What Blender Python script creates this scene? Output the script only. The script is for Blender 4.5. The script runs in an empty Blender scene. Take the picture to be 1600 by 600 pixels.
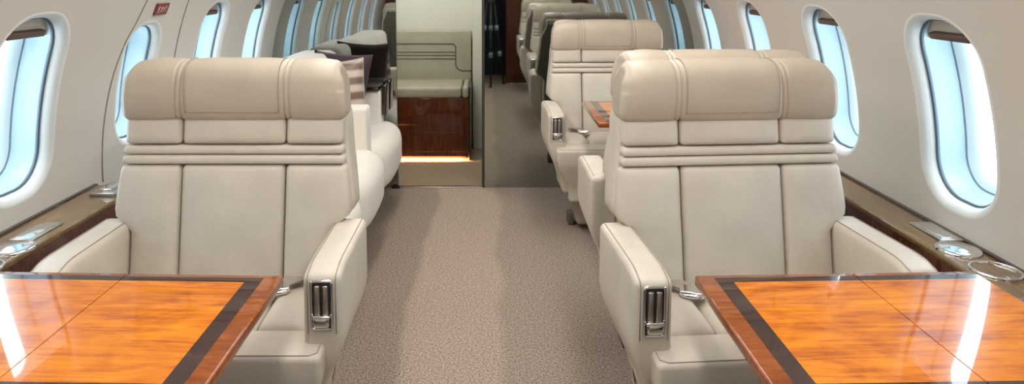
import bpy, bmesh, math, random
from mathutils import Vector, Matrix
random.seed(7)
C = bpy.context.scene.collection
PI = math.pi

# ------------------------------------------------------------------ materials
def mat(name, base=(.5, .5, .5), rough=.5, metal=0., coat=0., emis=None, estr=0., spec=.5, sheen=0.):
    m = bpy.data.materials.new(name); m.use_nodes = True
    b = m.node_tree.nodes['Principled BSDF']
    b.inputs['Base Color'].default_value = (*base, 1)
    b.inputs['Roughness'].default_value = rough
    b.inputs['Metallic'].default_value = metal
    b.inputs['Coat Weight'].default_value = coat
    b.inputs['Coat Roughness'].default_value = .02
    b.inputs['Specular IOR Level'].default_value = spec
    b.inputs['Sheen Weight'].default_value = sheen
    if emis:
        b.inputs['Emission Color'].default_value = (*emis, 1)
        b.inputs['Emission Strength'].default_value = estr
    return m

def nodes(m): return m.node_tree.nodes, m.node_tree.links, m.node_tree.nodes['Principled BSDF']

def coords(m, scale=(1, 1, 1), rot=(0, 0, 0), space='Object'):
    n, l, b = nodes(m)
    tc = n.new('ShaderNodeTexCoord'); mp = n.new('ShaderNodeMapping')
    mp.inputs['Scale'].default_value = scale; mp.inputs['Rotation'].default_value = rot
    l.new(tc.outputs[space], mp.inputs['Vector'])
    return mp.outputs['Vector']

def noise(m, vec, scale, detail=4, rough=.55, dist=0.):
    n, l, b = nodes(m)
    t = n.new('ShaderNodeTexNoise'); t.inputs['Scale'].default_value = scale
    t.inputs['Detail'].default_value = detail; t.inputs['Roughness'].default_value = rough
    t.inputs['Distortion'].default_value = dist
    l.new(vec, t.inputs['Vector']); return t.outputs['Fac']

def ramp(m, fac, stops):
    n, l, b = nodes(m)
    r = n.new('ShaderNodeValToRGB'); e = r.color_ramp.elements
    while len(e) < len(stops): e.new(.5)
    for k, (p, c) in enumerate(stops):
        e[k].position = p; e[k].color = (*c, 1)
    l.new(fac, r.inputs['Fac']); return r.outputs['Color']

def bump(m, fac, strength=.2, dist=.002):
    n, l, b = nodes(m)
    k = n.new('ShaderNodeBump'); k.inputs['Strength'].default_value = strength; k.inputs['Distance'].default_value = dist
    l.new(fac, k.inputs['Height']); l.new(k.outputs['Normal'], b.inputs['Normal'])

def leather(name, c, rough=.42):
    m = mat(name, c, rough, spec=.4)
    n, l, b = nodes(m)
    v = coords(m)
    f = noise(m, v, 9, 3)
    l.new(ramp(m, f, [(.3, tuple(x*.93 for x in c)), (.7, tuple(min(1, x*1.05) for x in c))]), b.inputs['Base Color'])
    v1 = n.new('ShaderNodeTexVoronoi'); v1.inputs['Scale'].default_value = 420; l.new(v, v1.inputs['Vector'])
    w = noise(m, v, 14, 3, .5, .6)
    mx = n.new('ShaderNodeMath'); mx.operation = 'MULTIPLY_ADD'; mx.inputs[1].default_value = .12
    l.new(v1.outputs['Distance'], mx.inputs[0]); l.new(w, mx.inputs[2])
    bump(m, mx.outputs[0], .32, .006)
    return m

def wood(name, stops, scale=(1.2, 14, 14), rough=.25, coat=1., k=3.2, dist=1.4, coat_ior=1.42, blotw=.55):
    m = mat(name, (.4, .15, .05), rough, coat=coat, spec=.15)
    n, l, b = nodes(m)
    b.inputs['Coat IOR'].default_value = coat_ior
    v = coords(m, scale)
    f = noise(m, v, k, 7, .6, dist)
    fine = noise(m, coords(m, tuple(q*5 for q in scale)), k*2, 5, .7)
    blot = noise(m, coords(m, (2.6, 4.5, 4.5)), 2.2, 4, .55, 1.6)
    a = n.new('ShaderNodeMath'); a.operation = 'MULTIPLY_ADD'; a.inputs[1].default_value = .45
    l.new(fine, a.inputs[0]); l.new(f, a.inputs[2])
    a2 = n.new('ShaderNodeMath'); a2.operation = 'MULTIPLY_ADD'; a2.inputs[1].default_value = blotw
    l.new(blot, a2.inputs[0]); l.new(a.outputs[0], a2.inputs[2])
    a3 = n.new('ShaderNodeMath'); a3.operation = 'MULTIPLY'; a3.inputs[1].default_value = 1/(1.45+blotw)
    l.new(a2.outputs[0], a3.inputs[0])
    l.new(ramp(m, a3.outputs[0], stops), b.inputs['Base Color'])
    return m

M = {}
M['leather'] = leather('cream_leather', (.62, .565, .485))
M['head_leather'] = leather('tan_leather', (.50, .435, .35), .38)
M['rear_leather'] = leather('shaded_taupe_leather', (.17, .155, .13), .5)  # rear panels: taupe darkened, the shade behind the seat backs put into the colour
M['stitch'] = mat('thread', (.36, .30, .235), .7)
M['suede'] = mat('white_suede', (.80, .76, .70), .85, sheen=.3)
bump(M['suede'], noise(M['suede'], coords(M['suede']), 60, 4), .15, .003)
M['bench_fabric'] = leather('olive_leather', (.36, .33, .25), .5)
M['groove'] = mat('groove_dark', (.10, .09, .07), .8)
M['chrome'] = mat('chrome', (.80, .80, .80), .12, 1.)
M['steel'] = mat('brushed_steel', (.55, .53, .50), .3, 1.)
M['black'] = mat('black_plastic', (.015, .015, .016), .4)
M['foot'] = mat('foot_grey', (.13, .11, .10), .6)
M['post'] = mat('pedestal_beige', (.34, .29, .24), .5)
M['wall'] = mat('wall_cream', (.54, .515, .47), .65)
bump(M['wall'], noise(M['wall'], coords(M['wall']), 350, 3), .08, .001)
M['ceiling'] = mat('ceiling_cream', (.74, .71, .66), .7)
M['flange'] = mat('window_plastic', (.64, .67, .66), .45)
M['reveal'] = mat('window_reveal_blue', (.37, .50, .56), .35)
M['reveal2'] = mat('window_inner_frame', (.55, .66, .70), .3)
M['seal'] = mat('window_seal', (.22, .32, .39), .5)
M['gasket'] = mat('window_gasket', (.08, .12, .16), .45)
M['shade'] = mat('shade_cream', (.62, .57, .50), .6)
M['brown'] = mat('handle_brown', (.085, .05, .035), .45)
M['seam'] = mat('seam_grey', (.22, .20, .17), .8)
M['purple'] = mat('purple_velvet', (.045, .018, .03), .7, sheen=.1)
M['dkbrown'] = mat('dark_brown_lacquer', (.030, .017, .012), .15, coat=.6)
M['navy'] = mat('navy_cloth', (.012, .018, .035), .9)
M['teal'] = mat('teal_grey', (.30, .42, .45), .5)
M['partition_edge'] = mat('bronze_edge', (.05, .045, .04), .3)
M['strip'] = mat('light_strip', (1, .7, .35), .5, emis=(1., .50, .16), estr=170.)
M['sign_red'] = mat('sign_red', (.17, .018, .012), .35)
M['sign_letter'] = mat('sign_letter', (.55, .36, .36), .5)
M['cream_panel'] = mat('cream_panel', (.60, .585, .50), .6)
M['mirror'] = mat('tinted_mirror', (.46, .48, .45), .025, 1.)
M['inlay'] = wood('honey_wood', [(.31, (.15, .026, .001)), (.41, (.42, .090, .002)), (.50, (.68, .185, .003)), (.64, (.90, .31, .008))], scale=(1.0, 15, 15), dist=1.5, blotw=.85)
M['border'] = wood('mahogany', [(.32, (.09, .018, .003)), (.5, (.26, .062, .008)), (.66, (.42, .12, .018))], scale=(2, 9, 9))
M['band'] = wood('ebony_band', [(.35, (.018, .009, .009)), (.6, (.055, .028, .024))], scale=(3, 12, 12))
M['ledge'] = wood('walnut_ledge', [(.32, (.075, .040, .016)), (.5, (.185, .108, .040)), (.68, (.30, .19, .072))], scale=(14, 1.4, 14))
M['bench_wood'] = wood('bench_mahogany', [(.32, (.030, .007, .003)), (.5, (.085, .022, .008)), (.68, (.15, .045, .014))], scale=(10, 10, 1.5))
M['rear_wood'] = wood('rear_mahogany', [(.32, (.03, .008, .004)), (.5, (.09, .026, .010)), (.68, (.15, .05, .018))], scale=(8, 8, 1.2))

# striped taupe satin
m = M['taupe'] = mat('striped_satin', (.3, .22, .17), .35, sheen=.3)
n, l, b = nodes(m)
wv = n.new('ShaderNodeTexWave'); wv.bands_direction = 'Z'; wv.inputs['Scale'].default_value = 4.2; wv.inputs['Distortion'].default_value = 1.2
wv.inputs['Detail'].default_value = 1
l.new(coords(m), wv.inputs['Vector'])
l.new(ramp(m, wv.outputs['Fac'], [(.25, (.16, .105, .075)), (.5, (.36, .27, .21)), (.8, (.56, .46, .40))]), b.inputs['Base Color'])

# carpet
def carpet(name, dark, light, tone_strips):
    m = mat(name, light, .95, spec=.15)
    n, l, b = nodes(m)
    v = coords(m)
    f = noise(m, v, 150, 4, .8)
    col = ramp(m, f, [(.36, dark), (.50, tuple((a+c)/2 for a, c in zip(dark, light))), (.64, light)])
    if tone_strips:      # pale strip along the aisle between two darker ones, edges wavering
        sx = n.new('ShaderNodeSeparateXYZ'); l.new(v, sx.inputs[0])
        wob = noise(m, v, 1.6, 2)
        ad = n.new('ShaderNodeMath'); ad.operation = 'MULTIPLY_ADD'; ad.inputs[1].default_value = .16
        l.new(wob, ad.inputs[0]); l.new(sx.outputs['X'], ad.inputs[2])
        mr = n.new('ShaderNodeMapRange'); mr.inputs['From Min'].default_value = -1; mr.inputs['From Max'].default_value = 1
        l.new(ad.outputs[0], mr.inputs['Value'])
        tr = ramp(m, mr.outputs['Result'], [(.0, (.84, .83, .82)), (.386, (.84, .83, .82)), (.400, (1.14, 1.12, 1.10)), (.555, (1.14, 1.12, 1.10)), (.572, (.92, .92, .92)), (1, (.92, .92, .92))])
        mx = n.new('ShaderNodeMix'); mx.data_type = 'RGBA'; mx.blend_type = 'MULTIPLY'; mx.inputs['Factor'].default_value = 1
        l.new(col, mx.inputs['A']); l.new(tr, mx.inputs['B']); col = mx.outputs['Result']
    l.new(col, b.inputs['Base Color'])
    bump(m, f, .45, .006)
    return m
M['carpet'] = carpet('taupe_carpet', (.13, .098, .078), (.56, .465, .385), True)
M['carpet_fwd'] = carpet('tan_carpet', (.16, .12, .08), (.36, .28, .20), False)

# glass pane
m = M['glass'] = bpy.data.materials.new('pane_glass'); m.use_nodes = True
nt = m.node_tree; nt.nodes.clear()
o_ = nt.nodes.new('ShaderNodeOutputMaterial'); mx = nt.nodes.new('ShaderNodeMixShader'); tr = nt.nodes.new('ShaderNodeBsdfTransparent'); gl = nt.nodes.new('ShaderNodeBsdfGlossy')
tr.inputs['Color'].default_value = (.93, .97, 1, 1); gl.inputs['Roughness'].default_value = .02; mx.inputs['Fac'].default_value = .06
nt.links.new(tr.outputs[0], mx.inputs[1]); nt.links.new(gl.outputs[0], mx.inputs[2]); nt.links.new(mx.outputs[0], o_.inputs['Surface'])

# ------------------------------------------------------------------ mesh helpers
def sstep(a, b, x):
    t = min(1, max(0, (x-a)/(b-a))); return t*t*(3-2*t)

def link_mesh(name, me, parent=None, loc=None):
    o = bpy.data.objects.new(name, me); C.objects.link(o)
    if parent: o.parent = parent
    if loc: o.location = loc
    return o

def build(name, bm, m, parent=None, smooth=True, loc=None, angle=None):
    bmesh.ops.recalc_face_normals(bm, faces=bm.faces[:])
    me = bpy.data.meshes.new(name); bm.to_mesh(me); bm.free()
    for p in me.polygons: p.use_smooth = smooth
    if smooth and angle: me.set_sharp_from_angle(angle=math.radians(angle))
    for k in (m if isinstance(m, (list, tuple)) else [m]): me.materials.append(k)
    return link_mesh(name, me, parent, loc)

def thing(name, label, cat, loc=(0, 0, 0), rotz=0., group=None):
    o = bpy.data.objects.new(name, None); C.objects.link(o)
    o.location = loc; o.rotation_euler = (0, 0, rotz); o.empty_display_size = .1
    return tag(o, label, cat, group)

def tag(o, label, cat, group=None):
    o['label'] = label; o['category'] = cat
    if group: o['group'] = group
    return o

def struct(o): o['kind'] = 'structure'; return o

def axis_pts(a, b, r, seg, n):
    pts = []
    for k in range(seg): pts.append(a + r*(1-math.cos(k/seg*PI/2))*1.0)
    for k in range(n+1): pts.append(a + r + (b-a-2*r)*k/n)
    for k in range(seg-1, -1, -1): pts.append(b - r*(1-math.cos(k/seg*PI/2)))
    return pts

def rbox(bm, x0, x1, y0, y1, z0, z1, r=.01, seg=4, n=(2, 2, 2), fn=None):
    """rounded box: a subdivided box with every point pulled onto its rounded hull, then bent by fn"""
    r = min(r, (x1-x0)/2*.999, (y1-y0)/2*.999, (z1-z0)/2*.999)
    A = [axis_pts(x0, x1, r, seg, n[0]), axis_pts(y0, y1, r, seg, n[1]), axis_pts(z0, z1, r, seg, n[2])]
    lo = (x0+r, y0+r, z0+r); hi = (x1-r, y1-r, z1-r)
    cache = {}
    def vert(i, j, k):
        key = (i, j, k)
        if key in cache: return cache[key]
        p = Vector((A[0][i], A[1][j], A[2][k]))
        q = Vector([min(max(p[c], lo[c]), hi[c]) for c in range(3)])
        d = p-q
        if d.length > 1e-9: p = q + d.normalized()*r
        co = Vector(fn(*p)) if fn else p
        cache[key] = bm.verts.new(co); return cache[key]
    N = [len(a)-1 for a in A]
    for i in range(N[0]):
        for j in range(N[1]):
            for k in (0, N[2]):
                bm.faces.new([vert(i, j, k), vert(i+1, j, k), vert(i+1, j+1, k), vert(i, j+1, k)])
    for i in range(N[0]):
        for k in range(N[2]):
            for j in (0, N[1]):
                bm.faces.new([vert(i, j, k), vert(i+1, j, k), vert(i+1, j, k+1), vert(i, j, k+1)])
    for j in range(N[1]):
        for k in range(N[2]):
            for i in (0, N[0]):
                bm.faces.new([vert(i, j, k), vert(i, j+1, k), vert(i, j+1, k+1), vert(i, j, k+1)])
    return bm

def box(x0, x1, y0, y1, z0, z1, r=.004, seg=2, n=(1, 1, 1), fn=None):
    return rbox(bmesh.new(), x0, x1, y0, y1, z0, z1, r, seg, n, fn)

def tube(bm, pts, r=.002, n=6, closed=False):
    pts = [Vector(p) for p in pts]; rings = []
    N = len(pts)
    for i, p in enumerate(pts):
        a = pts[(i-1) % N] if (closed or i > 0) else p
        c = pts[(i+1) % N] if (closed or i < N-1) else p
        t = (c-a).normalized()
        up = Vector((0, 0, 1)) if abs(t.z) < .9 else Vector((0, 1, 0))
        u = t.cross(up).normalized(); w = u.cross(t)
        rr = r[i] if isinstance(r, (list, tuple)) else r
        rings.append([bm.verts.new(p + u*math.cos(q/n*2*PI)*rr + w*math.sin(q/n*2*PI)*rr) for q in range(n)])
    for i in range(N if closed else N-1):
        a, c = rings[i], rings[(i+1) % N]
        for q in range(n): bm.faces.new([a[q], a[(q+1) % n], c[(q+1) % n], c[q]])
    if not closed:
        bm.faces.new(rings[0][::-1]); bm.faces.new(rings[-1])
    return bm

def lathe(bm, prof, n=32, loc=(0, 0, 0), cap=False):
    rings = [[bm.verts.new((loc[0]+r*math.cos(q/n*2*PI), loc[1]+r*math.sin(q/n*2*PI), loc[2]+z)) for q in range(n)] for r, z in prof]
    for a, c in zip(rings, rings[1:]):
        for q in range(n): bm.faces.new([a[q], a[(q+1) % n], c[(q+1) % n], c[q]])
    if cap:
        bm.faces.new(rings[0][::-1]); bm.faces.new(rings[-1])
    return bm

def catmull(P, k, closed=True):
    out = []; N = len(P)
    for i in range(N if closed else N-1):
        p = [P[(i+d) % N] if closed else P[min(max(i+d, 0), N-1)] for d in (-1, 0, 1, 2)]
        for s in range(k):
            t = s/k
            out.append(tuple(.5*((2*p[1][c]) + (-p[0][c]+p[2][c])*t + (2*p[0][c]-5*p[1][c]+4*p[2][c]-p[3][c])*t*t + (-p[0][c]+3*p[1][c]-3*p[2][c]+p[3][c])*t**3) for c in range(len(P[0]))))
    if not closed: out.append(tuple(P[-1]))
    return out

def rrect(w, h, r, n=8):
    """rounded rectangle outline, half sizes w,h"""
    out = []
    for cx, cy, a0 in ((w-r, h-r, 0), (-w+r, h-r, PI/2), (-w+r, -h+r, PI), (w-r, -h+r, 1.5*PI)):
        for k in range(n+1):
            a = a0 + k/n*PI/2; out.append((cx+r*math.cos(a), cy+r*math.sin(a)))
    return out

def densify(P, step):
    out = []
    for a, c in zip(P, P[1:]+P[:1]):
        k = max(1, round(math.dist(a, c)/step))
        out += [(a[0]+(c[0]-a[0])*t/k, a[1]+(c[1]-a[1])*t/k) for t in range(k)]
    return out

# ------------------------------------------------------------------ cabin shell
R, ZC, XC = 1.22, .63, -.03
YB = 3.887            # forward bulkhead
YR = -.14             # rear bulkhead
def W(side, y, s, d=0.):
    f = s/R
    return Vector((XC + side*(R+d)*math.cos(f), y, ZC + (R+d)*math.sin(f)))
def S(z): return R*math.asin((z-ZC)/R)
S_FLOOR, S_LO, S_HI, S_TOP = S(0.0), -.10, .78, R*PI/2
WIN = {-1: [.57, 1.17, 1.77, 2.358, 2.95, 3.53], 1: [.45, 1.07, 1.69, 2.29, 2.92, 3.555]}
def win_shape(side, k):
    if side == -1 and k == 3: return .225, .102, .195, .085     # smaller window of the escape hatch
    return .248, .120, .235, .098
FL = .028
def ring2d(side, k, off):
    sc, w, h, r = win_shape(side, k)
    # the same number of points at every offset, spread along the straight sides too
    P = rrect(w+off, h+off, max(.02, r+off), 8); out = []; N = len(P)
    for i in range(N):
        a, c = P[i], P[(i+1) % N]
        m = 1 if i % 9 != 8 else (4 if i in (8, 26) else 10)
        out += [(WIN[side][k]+a[0]+(c[0]-a[0])*t/m, sc+a[1]+(c[1]-a[1])*t/m) for t in range(m)]
    return out

def wall(side, name):
    bm = bmesh.new()
    ys = WIN[side]
    bounds = [ys[0]-.31] + [(a+c)/2 for a, c in zip(ys, ys[1:])] + [YB+.004]
    for k in range(len(ys)):
        ya, yb = bounds[k]-.002, bounds[k+1]+.002; yc, sc = ys[k], win_shape(side, k)[0]
        inner = ring2d(side, k, FL)
        outer = []
        for (a, c) in inner:
            dy, ds = a-yc, c-sc
            t = min(((yb-yc)/dy if dy > 1e-9 else 1e9), ((ya-yc)/dy if dy < -1e-9 else 1e9), ((S_HI-sc)/ds if ds > 1e-9 else 1e9), ((S_LO-sc)/ds if ds < -1e-9 else 1e9))
            outer.append((yc+dy*t, sc+ds*t))
        for cy, cs in ((ya, S_LO), (ya, S_HI), (yb, S_LO), (yb, S_HI)):      # snap the nearest ray to each corner
            q = min(range(len(outer)), key=lambda i: (outer[i][0]-cy)**2+(outer[i][1]-cs)**2); outer[q] = (cy, cs)
        rings = []
        for t in range(9):
            f = t/8
            rings.append([bm.verts.new(W(side, a[0]+(c[0]-a[0])*f, a[1]+(c[1]-a[1])*f)) for a, c in zip(inner, outer)])
        for a, c in zip(rings, rings[1:]):
            for q in range(len(a)): bm.faces.new([a[q], a[(q+1) % len(a)], c[(q+1) % len(a)], c[q]])
    def strip(ya, yb, sa, sb, ny, ns):
        g = [[bm.verts.new(W(side, ya+(yb-ya)*i/ny, sa+(sb-sa)*j/ns)) for j in range(ns+1)] for i in range(ny+1)]
        for i in range(ny):
            for j in range(ns): bm.faces.new([g[i][j], g[i+1][j], g[i+1][j+1], g[i][j+1]])
    strip(YR, YB+.004, S_FLOOR, S_LO, 1, 10)
    strip(YR, bounds[0], S_LO, S_HI, 1, 14)
    strip(YR, YB+.004, S_HI, 1.25, 1, 8)
    bmesh.ops.remove_doubles(bm, verts=bm.verts[:], dist=.0003)
    return struct(build(name, bm, M['wall']))
wall(-1, 'wall_left'); wall(1, 'wall_right')

bm = bmesh.new()
g = []
for j in range(25):
    f = 1.25/R + (PI-2*1.25/R)*j/24
    g.append([bm.verts.new((XC+R*math.cos(f), y, ZC+R*math.sin(f))) for y in (YR, YB)])
for a, c in zip(g, g[1:]): bm.faces.new([a[0], a[1], c[1], c[0]])
struct(build('ceiling', bm, M['ceiling']))
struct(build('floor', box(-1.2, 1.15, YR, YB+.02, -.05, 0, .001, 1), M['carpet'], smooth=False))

# windows: flange, gasket, reveal, inner frame, pane, shade with handle
def rings_obj(side, k, spec, fill=False):
    bm = bmesh.new(); rs = []
    for off, d in spec:
        rs.append([bm.verts.new(W(side, a, c, d)) for a, c in ring2d(side, k, off)])
    for a, c in zip(rs, rs[1:]):
        for q in range(len(a)): bm.faces.new([a[q], a[(q+1) % len(a)], c[(q+1) % len(a)], c[q]])
    return bm
wn = 0
for side in (-1, 1):
    for k in range(6):
        wn += 1
        o = struct(build('window_%d' % wn, rings_obj(side, k, [(FL, 0), (FL-.004, -.0008), (.020, .0005), (.013, .004), (.008, .010), (.003, .018), (.001, .026)]), M['flange']))
        build('gasket', rings_obj(side, k, [(.001, .026), (-.004, .027), (-.005, .031), (-.002, .036)]), M['gasket'], o)
        build('reveal', rings_obj(side, k, [(-.002, .036), (-.005, .060), (-.012, .085), (-.018, .093)]), M['reveal'], o)
        build('inner_gasket', rings_obj(side, k, [(-.018, .093), (-.020, .095), (-.021, .094), (-.022, .097)]), M['seal'], o)
        build('inner_frame', rings_obj(side, k, [(-.022, .097), (-.034, .105), (-.048, .118), (-.050, .125)]), M['reveal2'], o)
        bm = bmesh.new(); rs = []; sc = win_shape(side, k)[0]; yc = WIN[side][k]
        base = ring2d(side, k, -.047)
        for t in range(6):
            f = 1-t/6
            rs.append([bm.verts.new(W(side, yc+(a-yc)*f, sc+(c-sc)*f, .117)) for a, c in base])
        for a, c in zip(rs, rs[1:]):
            for q in range(len(a)): bm.faces.new([a[q], a[(q+1) % len(a)], c[(q+1) % len(a)], c[q]])
        bm.faces.new(rs[-1])
        build('pane', bm, M['glass'], o)
        # raised shade: closes the top of the opening
        _, w, h, r = win_shape(side, k)
        if not (side == -1 and k == 3):
            bm = bmesh.new(); s0 = sc+h-.062; g = []
            for i in range(25):
                a = -1+2*i/24; yy = a*(w-.002)
                top = h-.002 if abs(yy) < w-r else h-r-.002+math.sqrt(max(0, (r-.001)**2-(abs(yy)-(w-r))**2))
                col = []
                for dd in (.046, .054):
                    col.append([bm.verts.new(W(side, yc+yy, s0+(sc+top-s0)*j/4 if sc+top > s0 else s0+.0005*j, dd)) for j in range(5)])
                g.append(col)
            for i in range(24):
                for L in (0, 1):
                    for j in range(4): bm.faces.new([g[i][L][j], g[i+1][L][j], g[i+1][L][j+1], g[i][L][j+1]])
                bm.faces.new([g[i][0][0], g[i+1][0][0], g[i+1][1][0], g[i][1][0]])
            sh = build('shade', bm, M['shade'], o)
            bm = bmesh.new()
            def hfn(x, y, z, side=side, yc=yc, s0=s0): return W(side, yc+x, s0+.014+z, .042-y)
            rbox(bm, -w*.62, w*.62, -.004, .014, -.010, .008, .004, 2, (6, 1, 1), hfn)
            build('shade_handle', bm, M['brown'], sh)

# seams round the escape hatch on the left wall
for nm, pts in (('trim_1', [(2.15, S(.56)), (2.165, S(.72)), (2.19, S(.88)), (2.225, S(1.0)), (2.262, S(1.08)), (2.29, S(1.2))]),
                ('trim_2', [(2.628, S(.60)), (2.622, S(.92)), (2.605, S(1.1)), (2.59, S(1.22))])):
    bm = bmesh.new()
    tube(bm, [W(-1, y, s, -.0004) for y, s in catmull(pts, 6, False)], .0028, 6)
    struct(build(nm, bm, M['seam']))

# exit sign above the hatch window
sg = tag(build('exit_sign', box(-.045, .045, -.022, .022, -.003, .003, .002, 2), M['sign_red'], smooth=False), 'small dark red exit placard on the cream wall above the hatch window', 'sign')
s0 = S(1.108)
p = W(-1, 2.40, s0, -.003); nrm = (W(-1, 2.40, s0, -.1)-W(-1, 2.40, s0, 0)).normalized()
yax = (W(-1, 2.40, s0+.01)-W(-1, 2.40, s0)).normalized(); xax = yax.cross(nrm)
sg.matrix_world = Matrix((xax, yax, nrm)).transposed().to_4x4(); sg.location = p
def glyph(ch):
    return {'E': [[(0, 0), (0, 1)], [(0, 1), (.7, 1)], [(0, .5), (.6, .5)], [(0, 0), (.7, 0)]], 'X': [[(0, 0), (.8, 1)], [(0, 1), (.8, 0)]],
            'I': [[(.2, 0), (.2, 1)]], 'T': [[(0, 1), (.8, 1)], [(.4, 0), (.4, 1)]]}[ch]
bm = bmesh.new(); cx = -.029
for ch, adv in (('E', .017), ('X', .018), ('I', .0105), ('T', .017)):
    for (a, c) in glyph(ch):
        tube(bm, [(cx+a[0]*.015, -.009+a[1]*.018, .0032), (cx+c[0]*.015, -.009+c[1]*.018, .0032)], .0016, 5)
    cx += adv
build('lettering', bm, M['sign_letter'], sg)

# ------------------------------------------------------------------ bulkheads
def circ_poly(x0, x1, ztop=None, n=40):
    """outline of the fuselage section between x0 and x1"""
    r = R+.01
    pts = [(x0, 0), (x1, 0)]
    xs = [x1+(x0-x1)*k/n for k in range(n+1)]
    top = [(x, ZC+math.sqrt(max(0, r*r-(x-XC)**2))) for x in xs]
    return pts, top
def panel(name, x0, x1, y0, y1, m, z0=0., edge=None):
    """slab filling the fuselage section from x0 to x1; curved where it meets the wall"""
    bm = bmesh.new(); n = 48; F, B = [], []
    for k in range(n+1):
        z = z0+(1.848-z0)*k/n
        hw = math.sqrt(max(0, (R+.003)**2-(z-ZC)**2))
        a, c = max(x0, XC-hw), min(x1, XC+hw)
        if c-a < .002: break
        F.append([bm.verts.new((a, y0, z)), bm.verts.new((c, y0, z))]); B.append([bm.verts.new((a, y1, z)), bm.verts.new((c, y1, z))])
    for i in range(len(F)-1):
        bm.faces.new([F[i][0], F[i][1], F[i+1][1], F[i+1][0]]); bm.faces.new([B[i][0], B[i][1], B[i+1][1], B[i+1][0]])
        for s_ in (0, 1):
            f = bm.faces.new([F[i][s_], B[i][s_], B[i+1][s_], F[i+1][s_]]); f.material_index = 1 if edge else 0
    f = bm.faces.new([F[0][0], F[0][1], B[0][1], B[0][0]]); f = bm.faces.new([F[-1][0], F[-1][1], B[-1][1], B[-1][0]])
    return struct(build(name, bm, [m, edge] if edge else m, smooth=False))
DX0, DX1 = -.531, -.037
panel('wall_bulkhead_left', -1.3, DX0, YB, YB+.03, M['mirror'], edge=M['partition_edge'])
panel('wall_bulkhead_right', DX1, 1.3, YB, YB+.03, M['mirror'], edge=M['partition_edge'])
panel('wall_bulkhead_header', DX0, DX1, YB, YB+.03, M['cream_panel'], z0=1.74)
struct(build('trim_3', box(DX1-.004, DX1+.012, YB-.004, YB+.03, 0, 1.8, .002, 2), M['partition_edge']))
struct(build('trim_4', box(DX0-.03, DX1, YB-.012, YB+.02, 0, .006, .002, 2), M['steel']))
struct(build('trim_5', box(DX0-.035, DX0+.012, YB-.02, YB+.0, 0, .014, .003, 2), M['black']))

# forward compartment seen through the doorway
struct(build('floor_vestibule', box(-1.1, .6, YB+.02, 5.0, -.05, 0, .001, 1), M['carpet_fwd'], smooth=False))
struct(build('wall_vestibule_front', box(-1.1, .6, 4.925, 4.97, 0, 1.85, .002, 1), M['cream_panel'], smooth=False))
struct(build('wall_vestibule_left', box(-1.15, -1.1, YB+.03, 4.95, 0, 1.85, .002, 1), M['cream_panel'], smooth=False))
struct(build('wall_vestibule_right', box(.6, .65, YB+.03, 4.95, 0, 1.85, .002, 1), M['cream_panel'], smooth=False))
struct(build('ceiling_vestibule', box(-1.15, .65, YB+.03, 4.95, 1.83, 1.86, .002, 1), M['ceiling'], smooth=False))
struct(build('door_1', box(-.116, .30, 4.80, 4.92, .0, 1.8, .004, 2), M['cream_panel']))

bn = thing('bench', 'olive leather bench on a dark wood base beyond the doorway, lit from beneath', 'bench', (-.40, 4.5, 0))
def bx_(name, m, *a, r=.004, seg=2, n=(1, 1, 1), fn=None, parent=None): return build(name, box(*a, r, seg, n, fn), m, parent)
bx_('base', M['bench_wood'], -.60, .265, -.02, .38, .06, .425, parent=bn)
bx_('plinth', M['bench_wood'], -.58, .25, .05, .37, 0, .06, parent=bn)
bx_('valance', M['bench_wood'], -.60, .265, -.02, -.010, .028, .064, parent=bn)
bx_('end_panel', M['dkbrown'], .265, .278, -.01, .38, .0, .50, parent=bn)
bm = bmesh.new()
rbox(bm, -.60, .218, -.03, .36, .425, .50, .022, 4, (4, 3, 2)); rbox(bm, .222, .264, -.03, .36, .425, .50, .020, 4, (2, 3, 2))
build('seat_cushion', bm, M['bench_fabric'], bn)
bm = bmesh.new(); rbox(bm, -.60, .275, .335, .40, .48, .85, .012, 3, (4, 1, 4))
bk = build('backrest', bm, M['bench_fabric'], bn)
bm = bmesh.new(); xq = .163
corner = [(xq-.03+.03*math.sin(t/6*PI/2), .725+.03*math.cos(t/6*PI/2)) for t in range(7)] + [(xq, .64)] + [(xq+.05-.05*math.cos(t/6*PI/2), .612-.05*math.sin(t/6*PI/2)) for t in range(7)] + [(.275, .562)]
tube(bm, [(-.60, .335, .755)] + [(x, .335, z) for x, z in corner], .0045, 6)
for z in (.695, .672, .648): tube(bm, [(-.60, .335, z), (xq, .335, z)], .0035, 6)
build('quilting_seam', bm, M['groove'], bk)
bx_('light_strip', M['strip'], -.58, .235, .004, .03, .050, .0595, r=.002, parent=bn)

# rear bulkhead behind the camera (seen in the mirror) with the open closet beside it
panel('wall_rear_right', .20, 1.3, YR-.04, YR, M['rear_wood'])
panel('wall_rear_left', -1.3, -.52, YR-.04, YR, M['rear_wood'])
panel('wall_rear_header', -.52, .20, YR-.04, YR, M['rear_wood'], z0=1.7)
struct(build('wall_closet', box(-.56, .24, YR-.72, YR-.70, 0, 1.8, .002, 1), M['navy'], smooth=False))
struct(build('wall_closet_left', box(-.56, -.52, YR-.72, YR-.04, 0, 1.8, .002, 1), M['navy'], smooth=False))
struct(build('wall_closet_right', box(.20, .24, YR-.72, YR-.04, 0, 1.8, .002, 1), M['navy'], smooth=False))
struct(build('floor_closet', box(-.56, .24, YR-.72, YR, -.05, 0, .001, 1), M['carpet_fwd'], smooth=False))
struct(build('ceiling_closet', box(-.56, .24, YR-.72, YR-.04, 1.7, 1.73, .001, 1), M['navy'], smooth=False))

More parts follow.
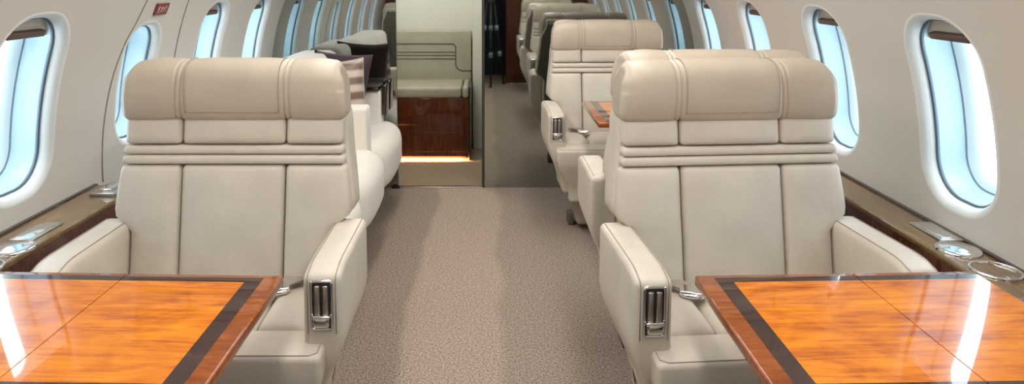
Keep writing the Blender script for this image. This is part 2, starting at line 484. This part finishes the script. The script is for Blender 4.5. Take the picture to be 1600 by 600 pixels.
tp = thing('camera_tripod', 'dark camera tripod with pale leg locks standing in the aisle, seen in the mirror', 'tripod', (.02, .02, 0))
bm = bmesh.new(); tube(bm, [(0, 0, .45), (0, 0, 1.04)], .016, 10); build('centre_column', bm, M['teal'], tp)
bm = bmesh.new(); rbox(bm, -.05, .05, -.05, .05, .94, 1.0, .015, 3); build('leg_collar', bm, M['black'], tp)
for a in (90, 210, 330):
    ca, sa = math.cos(math.radians(a)), math.sin(math.radians(a))
    bm = bmesh.new(); tube(bm, [(ca*.04, sa*.04, .96), (ca*.11, sa*.11, .5), (ca*.17, sa*.17, .012)], [.016, .014, .011], 10)
    lg = build('leg', bm, M['black'], tp)
    for z in (.66, .36):
        bm = bmesh.new()
        q = .04+(.96-z)*.137; tube(bm, [(ca*q, sa*q, z-.03), (ca*(q-.006), sa*(q-.006), z+.03)], .021, 10)
        build('leg_lock', bm, M['teal'], lg)
    bm = bmesh.new(); rbox(bm, ca*.17-.018, ca*.17+.018, sa*.17-.018, sa*.17+.018, 0, .03, .008, 3); build('rubber_foot', bm, M['black'], lg)

# ------------------------------------------------------------------ ledges along the walls
def ledge(side, y0, y1, label):
    t = thing('side_ledge', label, 'ledge', (0, 0, 0))
    bm = bmesh.new(); ny = 2
    zt, zb, xi = .562, .515, 1.064*1
    xi = side*1.066 if side > 0 else -1.105
    prof = []
    xw_t = XC+side*math.sqrt(R*R-(zt-ZC)**2)-side*.001; xw_b = XC+side*math.sqrt(R*R-(zb-ZC)**2)-side*.001
    prof = [(xw_t, zt), (xi+side*.006, zt), (xi+side*.001, zt-.002), (xi, zt-.006), (xi, zb+.004), (xi+side*.003, zb), (xw_b, zb)]
    def extr(name, prof, m, ya=y0, yb=y1):
        bm = bmesh.new()
        A = [bm.verts.new((x, ya, z)) for x, z in prof]; B = [bm.verts.new((x, yb, z)) for x, z in prof]
        for i in range(len(prof)):
            j = (i+1) % len(prof); bm.faces.new([A[i], A[j], B[j], B[i]])
        bm.faces.new(A); bm.faces.new(B[::-1])
        return build(name, bm, m, t, smooth=False)
    extr('ledge_top', prof, M['ledge'])
    extr('front_fascia', [(xi-side*.003, zb-.008), (xi-side*.003, zt-.010), (xi+side*.004, zt-.009), (xi+side*.004, zb-.008)], M['bench_wood'])
    extr('front_rail', [(xi+side*.004, zb), (xi+side*.004, zb-.012), (xi+side*.05, zb-.012), (xi+side*.05, zb)], M['black'])
    xf = XC+side*math.sqrt(R*R-(0-ZC)**2)-side*.004
    extr('side_panel', [(xi+side*.012, zb-.012), (xi-side*.06, .002), (xf, .002), (xi+side*.05, zb-.012)], M['dkbrown'])
    extr('wall_bead', [(xw_t, zt-.002), (xw_t-side*.010, zt-.002), (xw_t-side*.009, zt+.005), (xw_t+side*.002, zt+.006)], M['dkbrown'])
    return t, xi, zt
lr, xi_r, zt = ledge(1, YR+.01, YB-.01, 'long glossy walnut ledge under the windows at the right, with an open cup holder')
ll, xi_l, _ = ledge(-1, YR+.01, 2.105, 'glossy walnut ledge along the left wall with a metal latch near the seat')

def cup_ring(par, x, y):
    bm = bmesh.new()
    lathe(bm, [(.0455, -.045), (.046, -.001), (.0462, .004), (.0475, .0055), (.0505, .005), (.052, .002), (.052, -.001)], 40, (x, y, zt)); 
    lathe(bm, [(.0005, -.044), (.0455, -.045)], 40, (x, y, zt))
    r_ = build('cup_holder', bm, M['chrome'], par)
    bm = bmesh.new()
    rbox(bm, x-.012, x+.012, y-.056, y-.040, zt-.02, zt+.0075, .003, 2); build('hinge', bm, M['steel'], r_)
def lid(par, x, y):
    bm = bmesh.new(); lathe(bm, [(.0005, .010), (.030, .0095), (.034, .0075), (.040, .0085), (.048, .006), (.050, .002), (.050, -.001)], 40, (x, y, zt))
    build('cup_holder_lid', bm, M['chrome'], par)
def ctl(par, x, y):
    bm = bmesh.new(); rbox(bm, x-.030, x+.030, y-.065, y+.065, zt-.002, zt+.006, .004, 3); pl_ = build('control_plate', bm, M['steel'], par)
    bm = bmesh.new(); rbox(bm, x-.022, x+.022, y-.056, y+.056, zt+.003, zt+.0075, .003, 3); build('plate_cover', bm, M['chrome'], pl_)
cup_ring(lr, 1.131, 1.464); lid(lr, 1.128, 1.583); ctl(lr, 1.15, 1.70)
cup_ring(ll, -1.150, 1.475); lid(ll, -1.150, 1.590); ctl(ll, -1.165, 1.70)
bm = bmesh.new(); rbox(bm, -1.20, -1.12, 1.99, 2.09, zt-.002, zt+.012, .005, 3); q = build('latch_plate', bm, M['steel'], ll)
bm = bmesh.new(); rbox(bm, -1.175, -1.14, 2.00, 2.07, zt+.008, zt+.022, .006, 3); build('latch_lever', bm, M['chrome'], q)

# ------------------------------------------------------------------ club seats
def yfront(z): return .060 + .19*(z-.6)
def half(z): return .30 - .024*sstep(.60, .86, z)
CACHE = {}
def cached(key, fn):
    if key not in CACHE: CACHE[key] = fn()
    return CACHE[key]
def mesh_of(bm, m, angle=None):
    bmesh.ops.recalc_face_normals(bm, faces=bm.faces[:])
    me = bpy.data.meshes.new('seat_mesh'); bm.to_mesh(me); bm.free()
    for p in me.polygons: p.use_smooth = True
    if angle: me.set_sharp_from_angle(angle=math.radians(angle))
    me.materials.append(m); return me

XS = .132
def pad(bm, x0, x1, z0, z1, puff, r=.014, outer=False, n=(8, 2, 10)):
    """one back pad, front face towards -y, bent to the lean of the back"""
    def fn(x, y, z):
        u = (x-x0)/(x1-x0); w = (z-z0)/(z1-z0)
        b_ = puff*(max(0, 1-(2*u-1)**4))*(max(0, 1-(2*w-1)**4))**.8
        if y < 0: y -= b_
        if outer:
            sg = 1 if x0 > 0 else -1
            ho = half(z) if z > .625 else .2535+(half(z)-.2535)*sstep(.575, .625, z)
            x = sg*(XS + (abs(x)-XS)*(ho-XS)/(.30-XS))
        return (x, y+yfront(z)+.012, z)
    rbox(bm, x0, x1, -.012, .05, z0, z1, r, 4, n, fn)

def back_cushion():
    bm = bmesh.new()
    g = .0012
    pad(bm, -XS+g, XS-g, .38, .741, .014)
    for s in (-1, 1): pad(bm, min(s*(XS+g), s*.30), max(s*(XS+g), s*.30), .38, .741, .012, outer=True, n=(8, 2, 18))
    def band(z0, z1):
        def fn(x, y, z): return (x*(half(z)-.002)/.30, y+yfront(z)+.010, z)
        rbox(bm, -.30, .30, -.013, .05, z0, z1, .0095, 4, (14, 1, 1), fn)
    band(.743, .766); band(.7675, .790)
    hh = half(.825)
    pad(bm, -XS+g, XS-g, .792, .862, .008, .012, n=(8, 2, 4))
    for s in (-1, 1): pad(bm, min(s*(XS+g), s*hh), max(s*(XS+g), s*hh), .792, .862, .008, .012, n=(8, 2, 4))
    return mesh_of(bm, M['leather'])

def back_shell():
    bm = bmesh.new()
    def fn(x, y, z):
        h_ = .252+(half(z)-.252)*sstep(.575, .625, z)
        h_ -= .034*sstep(.84, .93, z)
        return (x/.30*(h_+.004), y+yfront(z)+.02*sstep(.5, .95, z)*(1 if y > .08 else 0), z)
    rbox(bm, -.30, .30, .028, .120, .33, .965, .016, 4, (6, 3, 26), fn)
    return mesh_of(bm, M['leather'])

HP = catmull([(.116, .854), (.103, .859), (.097, .872), (.093, .900), (.0945, .935), (.102, .968), (.121, .991), (.155, 1.003), (.195, 1.000), (.228, .984), (.246, .945), (.243, .89), (.225, .858), (.165, .852)], 5)
def head_front(z):
    c = [p for p in HP if p[0] < .16]
    return min(c, key=lambda p: abs(p[1]-z))[0]
def headrest():
    bm = bmesh.new()
    cy, cz = .165, .925
    HX = .285; xs = []
    for k in range(9): xs.append(-HX+.020*(1-math.cos(k/8*PI/2)))
    k0 = xs[-1]
    for k in range(1, 160): xs.append(k0+(-2*k0)*k/160)
    xs += [-x for x in xs[8::-1]]
    N = len(HP); nr = []
    for i in range(N):
        a, c = HP[i-1], HP[(i+1) % N]; t = Vector((c[0]-a[0], c[1]-a[1])).normalized(); q = Vector((t[1], -t[0]))
        if q.dot(Vector((HP[i][0]-cy, HP[i][1]-cz))) < 0: q = -q
        nr.append(q)
    rings = []
    for x in xs:
        e = HX-abs(x); ins = .020*(1-math.sqrt(max(0, 1-max(0, 1-e/.020)**2))) if e < .020 else 0
        for sx in (.132, .145): ins += .0055*math.exp(-((abs(x)-sx)/.0022)**2)
        ins -= .003*max(0, 1-((abs(x)-.217)/.075)**2) if abs(x) > .144 else .003*max(0, 1-(x/.13)**4)
        sq = lambda z: 1-.040*sstep(.955, 1.005, z)*sstep(.15, .29, abs(x))-.020*sstep(.85, 1.0, z)
        rings.append([bm.verts.new((x*sq(p[1])*(1-.035*sstep(.15, .25, p[0])), p[0]-q[0]*ins, p[1]-q[1]*ins-.006*sstep(.2, .29, abs(x))*(1 if p[1] > .93 else 0))) for p, q in zip(HP, nr)])
    for a, c in zip(rings, rings[1:]):
        for q in range(N): bm.faces.new([a[q], a[(q+1) % N], c[(q+1) % N], c[q]])
    bm.faces.new(rings[0]); bm.faces.new(rings[-1][::-1])
    return mesh_of(bm, M['head_leather'])
def head_stitch():
    bm = bmesh.new()
    fr = sorted([p for p in HP if p[0] < .19 and .872 < p[1]], key=lambda p: p[0] if p[1] > .99 else p[1]-1)
    fr = [p for p in fr if p[1] <= 1.0 or p[0] < .19]
    fr = [(p[0]-.0030 if p[1] < .97 else p[0]-.0015, p[1]+(.0025 if p[1] > .97 else 0)) for p in fr]
    for s in (-1, 1): tube(bm, [(s*.119, p[0], p[1]) for p in fr], .0011, 5)
    y0 = fr[0]
    tube(bm, [(x*.0119, y0[0]-.0004, y0[1]) for x in range(-10, 11)], .0011, 5)
    return mesh_of(bm, M['stitch'])

def arm_fn(s):
    def fn(x, y, z):
        k = sstep(.46, .22, z); ins = .075*k
        ins *= .35+.65*sstep(.20, .34, abs(x)) 
        y2 = y + .05*sstep(.42, .22, z)*(1 if y < -.1 else -1 if y > .02 else 0)
        return (s*(abs(x)-ins), y2, z-.012*sstep(-.15, -.224, y)*sstep(.5, .6, z))
    return fn
def arm(s):
    bm = bmesh.new()
    rbox(bm, min(s*.2545, s*.3365), max(s*.2545, s*.3365), -.224, .10, .20, .602, .017, 4, (4, 8, 16), arm_fn(s))
    return mesh_of(bm, M['leather'])
def arm_stitch(s):
    bm = bmesh.new()
    for xx in (.3255, .2655):
        pts = [(s*xx, .085, .6022), (s*xx, -.14, .6022), (s*xx, -.165, .6015), (s*xx, -.185, .5985)] + [(s*xx, -.207-.0172*math.sin(t/5*PI/2), .574+.0172*math.cos(t/5*PI/2)) for t in range(6)] + [(s*xx, -.2244, .55), (s*xx, -.2244, .46)]
        tube(bm, pts, .0010, 5)
    return mesh_of(bm, M['stitch'])

def cushion():
    bm = bmesh.new()
    for x0, x1 in ((-.253, -XS-.001), (-XS+.001, XS-.001), (XS+.001, .253)):
        def fn(x, y, z, x0=x0, x1=x1):
            u = (x-x0)/(x1-x0); w = (y+.175)/(.285)
            if z > .40: z += .016*max(0, 1-(2*u-1)**4)*max(0, 1-(2*w-1)**4)+.004
            return (x, y, z-.02*sstep(-.05, .1, y))
        rbox(bm, x0, x1, -.175, .11, .34, .442, .022, 4, (8, 10, 2), fn)
    return mesh_of(bm, M['leather'])
def flap():
    bm = bmesh.new()
    def fn(x, y, z):
        k = sstep(.40, .20, z)
        return (x*(1-.22*k), y+.06*k*(1 if y < -.2 else 0), z-.008*sstep(-.19, -.28, y)*(1 if z > .35 else 0))
    rbox(bm, -.300, .300, -.272, -.165, .17, .440, .012, 4, (10, 3, 10), fn)
    return mesh_of(bm, M['leather'])
def flap_stitch():
    bm = bmesh.new()
    tube(bm, [(-.291, -.175, .4402), (-.291, -.254, .4345), (-.276, -.263, .4332), (.276, -.263, .4332), (.291, -.254, .4345), (.291, -.175, .4402)], .0011, 5)
    return mesh_of(bm, M['stitch'])
def base():
    bm = bmesh.new()
    def fn(x, y, z):
        k = sstep(.40, .17, z); return (x*(1-.16*k), y*(1-.12*k), z)
    rbox(bm, -.262, .262, -.20, .16, .17, .40, .02, 3, (3, 3, 8), fn)
    return mesh_of(bm, M['leather'])
def pedestal():
    bm = bmesh.new()
    def fn(x, y, z):
        k = 1+.14*sstep(.08, .2, z); return (x*k, y*k, z)
    rbox(bm, -.185, .185, -.14, .13, .03, .20, .02, 3, (2, 2, 5), fn)
    return mesh_of(bm, M['post'])
def foot(s):
    bm = bmesh.new()
    rbox(bm, min(s*.185, s*.212), max(s*.185, s*.212), -.055, .02, 0, .06, .004, 2)
    return mesh_of(bm, M['foot'])
def frame_ring(w, h, r, t, d0, d1):
    """upright rounded rectangular ring in the x-z plane"""
    bm = bmesh.new()
    spec = [(0, d0), (0, d1+.002), (-.002, d1), (-t+.002, d1), (-t, d1+.002), (-t, d0)]
    rs = [[bm.verts.new((a, d, c)) for a, c in rrect(w+o, h+o, max(.002, r+o), 5)] for o, d in spec]
    for a, c in zip(rs, rs[1:]):
        for q in range(len(a)): bm.faces.new([a[q], a[(q+1) % len(a)], c[(q+1) % len(a)], c[q]])
    return bm
def bez_back():
    bm = bmesh.new(); rbox(bm, -.020, .020, -.0012, .006, -.050, .050, .001, 2); return mesh_of(bm, M['black'])
def bez_bar(s):
    bm = bmesh.new(); rbox(bm, min(s*.0024, s*.0150), max(s*.0024, s*.0150), -.006, .004, -.022, .044, .003, 3, (1, 1, 2)); return mesh_of(bm, M['steel'])
def bez_latch():
    bm = bmesh.new(); rbox(bm, -.017, .017, -.010, .004, -.047, -.025, .005, 3)
    rbox(bm, -.019, .019, -.012, .003, -.027, -.020, .003, 3); return mesh_of(bm, M['chrome'])
def belt():
    bm = bmesh.new()
    P = catmull([(.235, .085, .445), (.205, .055, .466), (.175, .02, .472), (.145, -.01, .471)], 6, False)
    for a, c in zip(P, P[1:]):
        pass
    A = []
    for i, p in enumerate(P):
        t = (Vector(P[min(i+1, len(P)-1)])-Vector(P[max(i-1, 0)])).normalized(); sd = t.cross(Vector((0, 0, 1))).normalized()*.022
        A.append([bm.verts.new(Vector(p)+sd+Vector((0, 0, h))) for h in (0, .003)] + [bm.verts.new(Vector(p)-sd+Vector((0, 0, h))) for h in (.003, 0)])
    for a, c in zip(A, A[1:]):
        for q in range(4): bm.faces.new([a[q], a[(q+1) % 4], c[(q+1) % 4], c[q]])
    bm.faces.new(A[0]); bm.faces.new(A[-1][::-1])
    return mesh_of(bm, M['post'], 40)
def buckle():
    bm = bmesh.new(); rbox(bm, -.030, .030, -.022, .022, 0, .014, .005, 3)
    rbox(bm, -.024, .024, -.030, -.020, .001, .010, .004, 2); return mesh_of(bm, M['chrome'])
def flipx(fn):
    def g():
        me = fn().copy(); me.transform(Matrix.Scale(-1, 4, (1, 0, 0))); me.flip_normals(); return me
    return g
def back_panel():
    bm = bmesh.new()
    def fn(x, y, z):
        h_ = .252+(half(z)-.252)*sstep(.575, .625, z)
        h_ -= .034*sstep(.84, .93, z)
        return (x/.30*(h_-.006), y+yfront(z)+.02*sstep(.5, .95, z), z)
    rbox(bm, -.30, .30, .112, .124, .345, .935, .006, 2, (6, 1, 26), fn)
    return mesh_of(bm, M['rear_leather'])
def pocket():
    bm = bmesh.new()
    o = [(a, c+.66) for a, c in rrect(.215, .14, .04, 6)]
    tube(bm, [(x, yfront(z)+.1245+.02*sstep(.5, .95, z)-.0005, z) for x, z in o], .0035, 6, True)
    for zz in (.84, .86): tube(bm, [(x*.02, yfront(zz)+.1245+.02*sstep(.5, .95, zz)-.002, zz) for x in range(-12, 13)], .0025, 6)
    return mesh_of(bm, M['groove'])

def seat(x, y, rotz, aisle, label):
    """aisle: the side (+1/-1 in the seat's own x) whose arm carries the belt recess"""
    t = thing('club_seat', label, 'seat', (x, y, 0), rotz, 'cream leather club seats')
    L = lambda name, key, fn, par=t, loc=None: link_mesh(name, cached(key, fn), par, loc)
    pd = L('pedestal', 'ped', pedestal)
    for s in (-1, 1):
        L('foot', ('foot', s), lambda: foot(s), pd)
    L('seat_base', 'base', base)
    L('seat_cushion', 'cush', cushion)
    fl = L('front_flap', 'flap', flap); L('stitching', 'flst', flap_stitch, fl)
    L('back_shell', 'shell', back_shell) 
    sh = t.children[-1] if False else None
    bc = L('backrest_cushion', 'backc', back_cushion)
    hr = L('headrest', 'head', headrest); L('stitching', 'hst', head_stitch, hr)
    bp = L('back_panel', 'bpanel', back_panel); L('piping', 'pocket', pocket, bp)
    for s in (-1, 1):
        a = L('armrest', ('arm', s), lambda: arm(s)); L('stitching', ('arst', s), lambda: arm_stitch(s), a)
        if s == aisle:
            lc = (s*.2955, -.2245, .524)
            L('recess_frame', 'bzf', lambda: mesh_of(frame_ring(.0245, .0555, .008, .006, .004, -.004), M['chrome']), a, lc)
            L('recess_plate', 'bzb', bez_back, a, lc)
            for q in (-1, 1): L('recess_bar', ('bzr', q), lambda: bez_bar(q), a, lc)
            L('recess_latch', 'bzl', bez_latch, a, lc)
    bl = L('seat_belt', ('belt', aisle), belt if aisle > 0 else flipx(belt))
    bu = L('buckle', 'buck', buckle, bl, (aisle*.138, -.028, .462)); bu.rotation_euler = (0, 0, aisle*.35)
    return t
XL, XR = -.650, .621
seat(XL, 1.606, 0, 1, 'nearest cream leather club seat left of the aisle, behind the wooden table')
seat(XR, 1.60, math.radians(4.4), -1, 'nearest cream leather club seat right of the aisle, behind the wooden table')
seat(.652, 2.155, PI, 1, 'cream club seat back to back with the front right seat, facing away')
seat(.603, 3.33, math.radians(2), -1, 'cream club seat far up the right side, against the mirrored partition')
seat(.64, .33, PI, 1, 'cream club seat beside the camera on the right, seen only in the mirror')
seat(-.64, .33, PI, -1, 'cream club seat beside the camera on the left, its headrest seen in the mirror')

# ------------------------------------------------------------------ tables
def table(side, xa, xh, xe, y0, y1, z, label, rot=.9):
    """xa aisle edge, xh hinge, xe outer edge (all positive, mirrored by side)"""
    t = thing('folding_table', label, 'table', (side*xe, (y0+y1)/2, z), 0, 'folding wooden tables')
    t.rotation_euler = (0, side*math.radians(-rot)*-1*(-1), 0)
    yc = (y0+y1)/2; dy = (y1-y0)/2
    X = lambda a: side*(a-xe)
    def bb(x0, x1, ya, yb, za, zb, r, **k):
        x0, x1 = sorted((x0, x1)); return box(x0, x1, ya, yb, za, zb, r, 3, (1, 1, 1))
    T = .0007
    def quad(rects, h=T):
        bm = bmesh.new()
        for (x0, x1, ya, yb) in rects:
            x0, x1 = sorted((x0, x1)); 
            bmesh.ops.create_cube(bm, size=1, matrix=Matrix.Translation(((x0+x1)/2, (ya+yb)/2, -.0006+h/2)) @ Matrix.Diagonal((x1-x0, yb-ya, .0012+h, 1)))
        return bm
    bo, ba = .036, .033         # border and band widths at the sides
    fo, fa = .017, .021         # at the far and near edge
    l1 = build('leaf', bb(X(xa), X(xh-.001), -dy, dy, -.022, 0, .005), M['border'], t)
    build('inlay_band', quad([(X(xa+bo), X(xa+bo+ba), -dy+fo, dy-fo)]), M['band'], l1, smooth=False)
    for ya_, yb_ in ((dy-fo-fa, dy-fo), (-dy+fo, -dy+fo+fa)):
        build('inlay_band', quad([(X(xa+bo+ba), X(xh-.001), ya_, yb_)]), M['band'], l1, smooth=False)
    build('inlay_panel', quad([(X(xa+bo+ba), X(xh-.001), -dy+fo+fa, dy-fo-fa)]), M['inlay'], l1, smooth=False)
    l2 = build('leaf', bb(X(xh+.001), X(xe), -dy, dy, -.022, 0, .005), M['border'], t)
    for ya_, yb_ in ((dy-fo-fa, dy-fo), (-dy+fo, -dy+fo+fa)):
        build('inlay_band', quad([(X(xh+.001), X(xe-.004), ya_, yb_)]), M['band'], l2, smooth=False)
    build('inlay_panel', quad([(X(xh+.001), X(xe-.004), -dy+fo+fa, dy-fo-fa)]), M['inlay'], l2, smooth=False)
    bm = bmesh.new(); tube(bm, [(X(xh), -dy+.01, -.012), (X(xh), dy-.01, -.012)], .008, 10); build('hinge', bm, M['brown'], t)
    for yy in (-.12, .12):
        bm = bmesh.new(); rbox(bm, *sorted((X(xe-.20), X(xe+.075))), yy-.02, yy+.02, -.040, -.0225, .004, 2)
        build('slide_bracket', bm, M['steel'], t)
    return t
table(-1, .430, .752, 1.028, .945, 1.372, .604, 'glossy honey wood table in front of the left seat, window glare on it')
table(1, .430, .757, 1.012, .945, 1.372, .604, 'glossy honey wood table in front of the right seat, near the cup holder')
table(1, .437, .757, 1.012, 2.68, 3.17, .642, 'small corner of wooden table between the two facing seats further up the right', 0.)

# ------------------------------------------------------------------ sofa
sf = thing('sofa', 'long white three seat sofa along the left wall behind the front seat', 'sofa', (-.80, 3.0, 0))
def sb(name, m, x0, x1, y0, y1, z0, z1, r, seg=5, n=(4, 4, 4), fn=None, par=sf):
    return build(name, box(x0+.80, x1+.80, y0-3., y1-3., z0, z1, r, seg, n, fn), m, par)
sb('plinth', M['bench_wood'], -1.04, -.60, 2.13, 3.86, 0, .17, .004, 2)
cy = [(2.115, 2.62), (2.62, 3.22), (3.22, 3.875)]
for a, c in cy:
    def sfn(x, y, z, a=a-3., c=c-3.):
        w = (y-a)/(c-a); k = max(0, 1-(2*w-1)**4)
        return (x+.055*k*(1 if x > .1 else 0)-.03, y, z+.022*k*(1 if z > .3 else 0)-.05*sstep(.18, .31, x)*(z-.17)*.5)
    sb('seat_cushion', M['suede'], -1.05, -.505, a+.003, c-.003, .155, .400, .085, 6, (4, 6, 4), sfn)
for (a, c), zt_ in zip(cy, (.79, .79, .81)):
    def bfn(x, y, z, a=a-3., c=c-3.):
        w = (y-a)/(c-a); k = max(0, 1-(2*w-1)**4)
        return (x+.015*k*(1 if x > -.1 else 0)-.10*(z-.4), y, z+.010*k*(1 if z > .6 else 0))
    sb('back_cushion', M['suede'], -1.02, -.82, a+.004, c-(.004 if c < 3.8 else .03), .36, zt_, .045, 5, (4, 6, 6), bfn)
sb('armrest', M['suede'], -.86, -.570, 3.13, 3.245, .36, .615, .018)
sb('armrest', M['suede'], -.86, -.600, 3.74, 3.855, .36, .594, .018)

st = thing('side_tray', 'dark glossy wooden tray resting on the far sofa arm beside the partition', 'tray', (-.68, 3.80, .595))
bm = bmesh.new(); rbox(bm, -.12, .070, -.075, .070, .0, .022, .006, 3); build('tray_top', bm, M['dkbrown'], st)
bm = bmesh.new(); rbox(bm, -.12, .074, -.080, .074, .0215, .032, .004, 3); build('tray_lid', bm, M['partition_edge'], st)
bm = bmesh.new(); rbox(bm, .082, .105, -.05, .07, -.14, .030, .006, 3); build('drop_panel', bm, M['dkbrown'], st)

def pillow(name, m, loc, rot, w, h, d, label, seam):
    bm = bmesh.new(); n = 18; g = {}
    for sd in (-1, 1):
        for i in range(n+1):
            for j in range(n+1):
                u, v = -1+2*i/n, -1+2*j/n
                th = d*((1-abs(u)**2.6)*(1-abs(v)**2.6))**.55
                pin = 1-.07*(1-abs(u)**2)*abs(v)**3, 1-.07*(1-abs(v)**2)*abs(u)**3
                wr = .006*math.sin(7*u+3*v)*math.sin(5*v-2*u)*(1-abs(u)**4)*(1-abs(v)**4)
                p = (u*w*pin[1], sd*(th+wr), v*h*pin[0])
                if i in (0, n) or j in (0, n):
                    if sd == 1: g[(sd, i, j)] = g[(-1, i, j)]; continue
                    p = (p[0], 0, p[2])
                g[(sd, i, j)] = bm.verts.new(p)
    for sd in (-1, 1):
        for i in range(n):
            for j in range(n): bm.faces.new([g[(sd, i, j)], g[(sd, i+1, j)], g[(sd, i+1, j+1)], g[(sd, i, j+1)]])
    o = tag(build(name, bm, m, loc=loc), label, 'pillow', 'throw pillows on the sofa'); o.rotation_euler = rot
    return o
pillow('throw_pillow', M['taupe'], (-.775, 3.40, .614), (math.radians(-14), math.radians(-4), math.radians(12)), .160, .195, .055, 'striped taupe satin pillow on the white sofa, in front of the purple one', None)
pillow('throw_pillow', M['purple'], (-.790, 3.54, .632), (math.radians(-18), math.radians(4), math.radians(-6)), .160, .205, .055, 'dark purple pillow on the white sofa, behind the striped one', None)

# ------------------------------------------------------------------ light
w = bpy.data.worlds.new('sky'); bpy.context.scene.world = w; w.use_nodes = True
bg = w.node_tree.nodes['Background']; bg.inputs['Color'].default_value = (.80, .92, 1.0, 1); bg.inputs['Strength'].default_value = 7.5
for side in (-1, 1):
    for k in range(6):
        sc, ww, hh, r = win_shape(side, k)
        la = bpy.data.lights.new('window_portal', 'AREA'); la.shape = 'RECTANGLE'; la.size = 2*ww; la.size_y = 2*hh; la.cycles.is_portal = True
        lo = bpy.data.objects.new('window_portal', la); C.objects.link(lo)
        p = W(side, WIN[side][k], sc, .14); n_ = (W(side, 0, sc, 0)-W(side, 0, sc, 1)).normalized()
        up = (W(side, 0, sc+.01)-W(side, 0, sc)).normalized(); xa = up.cross(-n_)
        lo.matrix_world = Matrix((xa, up, -n_)).transposed().to_4x4(); lo.location = p
def area(name, loc, sx, sy, power, col, rot=(0, 0, 0)):
    la = bpy.data.lights.new(name, 'AREA'); la.shape = 'RECTANGLE'; la.size = sx; la.size_y = sy; la.energy = power; la.color = col
    lo = bpy.data.objects.new(name, la); C.objects.link(lo); lo.location = loc; lo.rotation_euler = rot; return lo
for x in (-.45, .40): area('ceiling_wash_lamp', (x, 1.75, 1.70), .16, 3.4, 15, (1, .955, .90), (0, 0, 0))
area('vestibule_lamp', (-.4, 4.35, 1.80), .6, .3, 6.2, (1, .97, .88))

# ------------------------------------------------------------------ camera
cam = bpy.data.cameras.new('camera'); co = bpy.data.objects.new('camera', cam); C.objects.link(co)
cam.sensor_width = 36; cam.lens = 24.0; cam.clip_start = .02
co.location = (0, 0, 1.21); co.rotation_euler = (math.radians(84), 0, 0)
cam.shift_x = 36/1600; cam.shift_y = (80-300)/1600
sc_ = bpy.context.scene; sc_.camera = co
sc_.view_settings.view_transform = 'Standard'; sc_.view_settings.look = 'None'; sc_.view_settings.gamma = 1
sc_.view_settings.use_curve_mapping = False; sc_.view_settings.exposure = .42
try:
    sc_.cycles.use_denoising = True; sc_.cycles.max_bounces = 10; sc_.cycles.diffuse_bounces = 5
    sc_.cycles.sample_clamp_indirect = 6
except Exception: pass
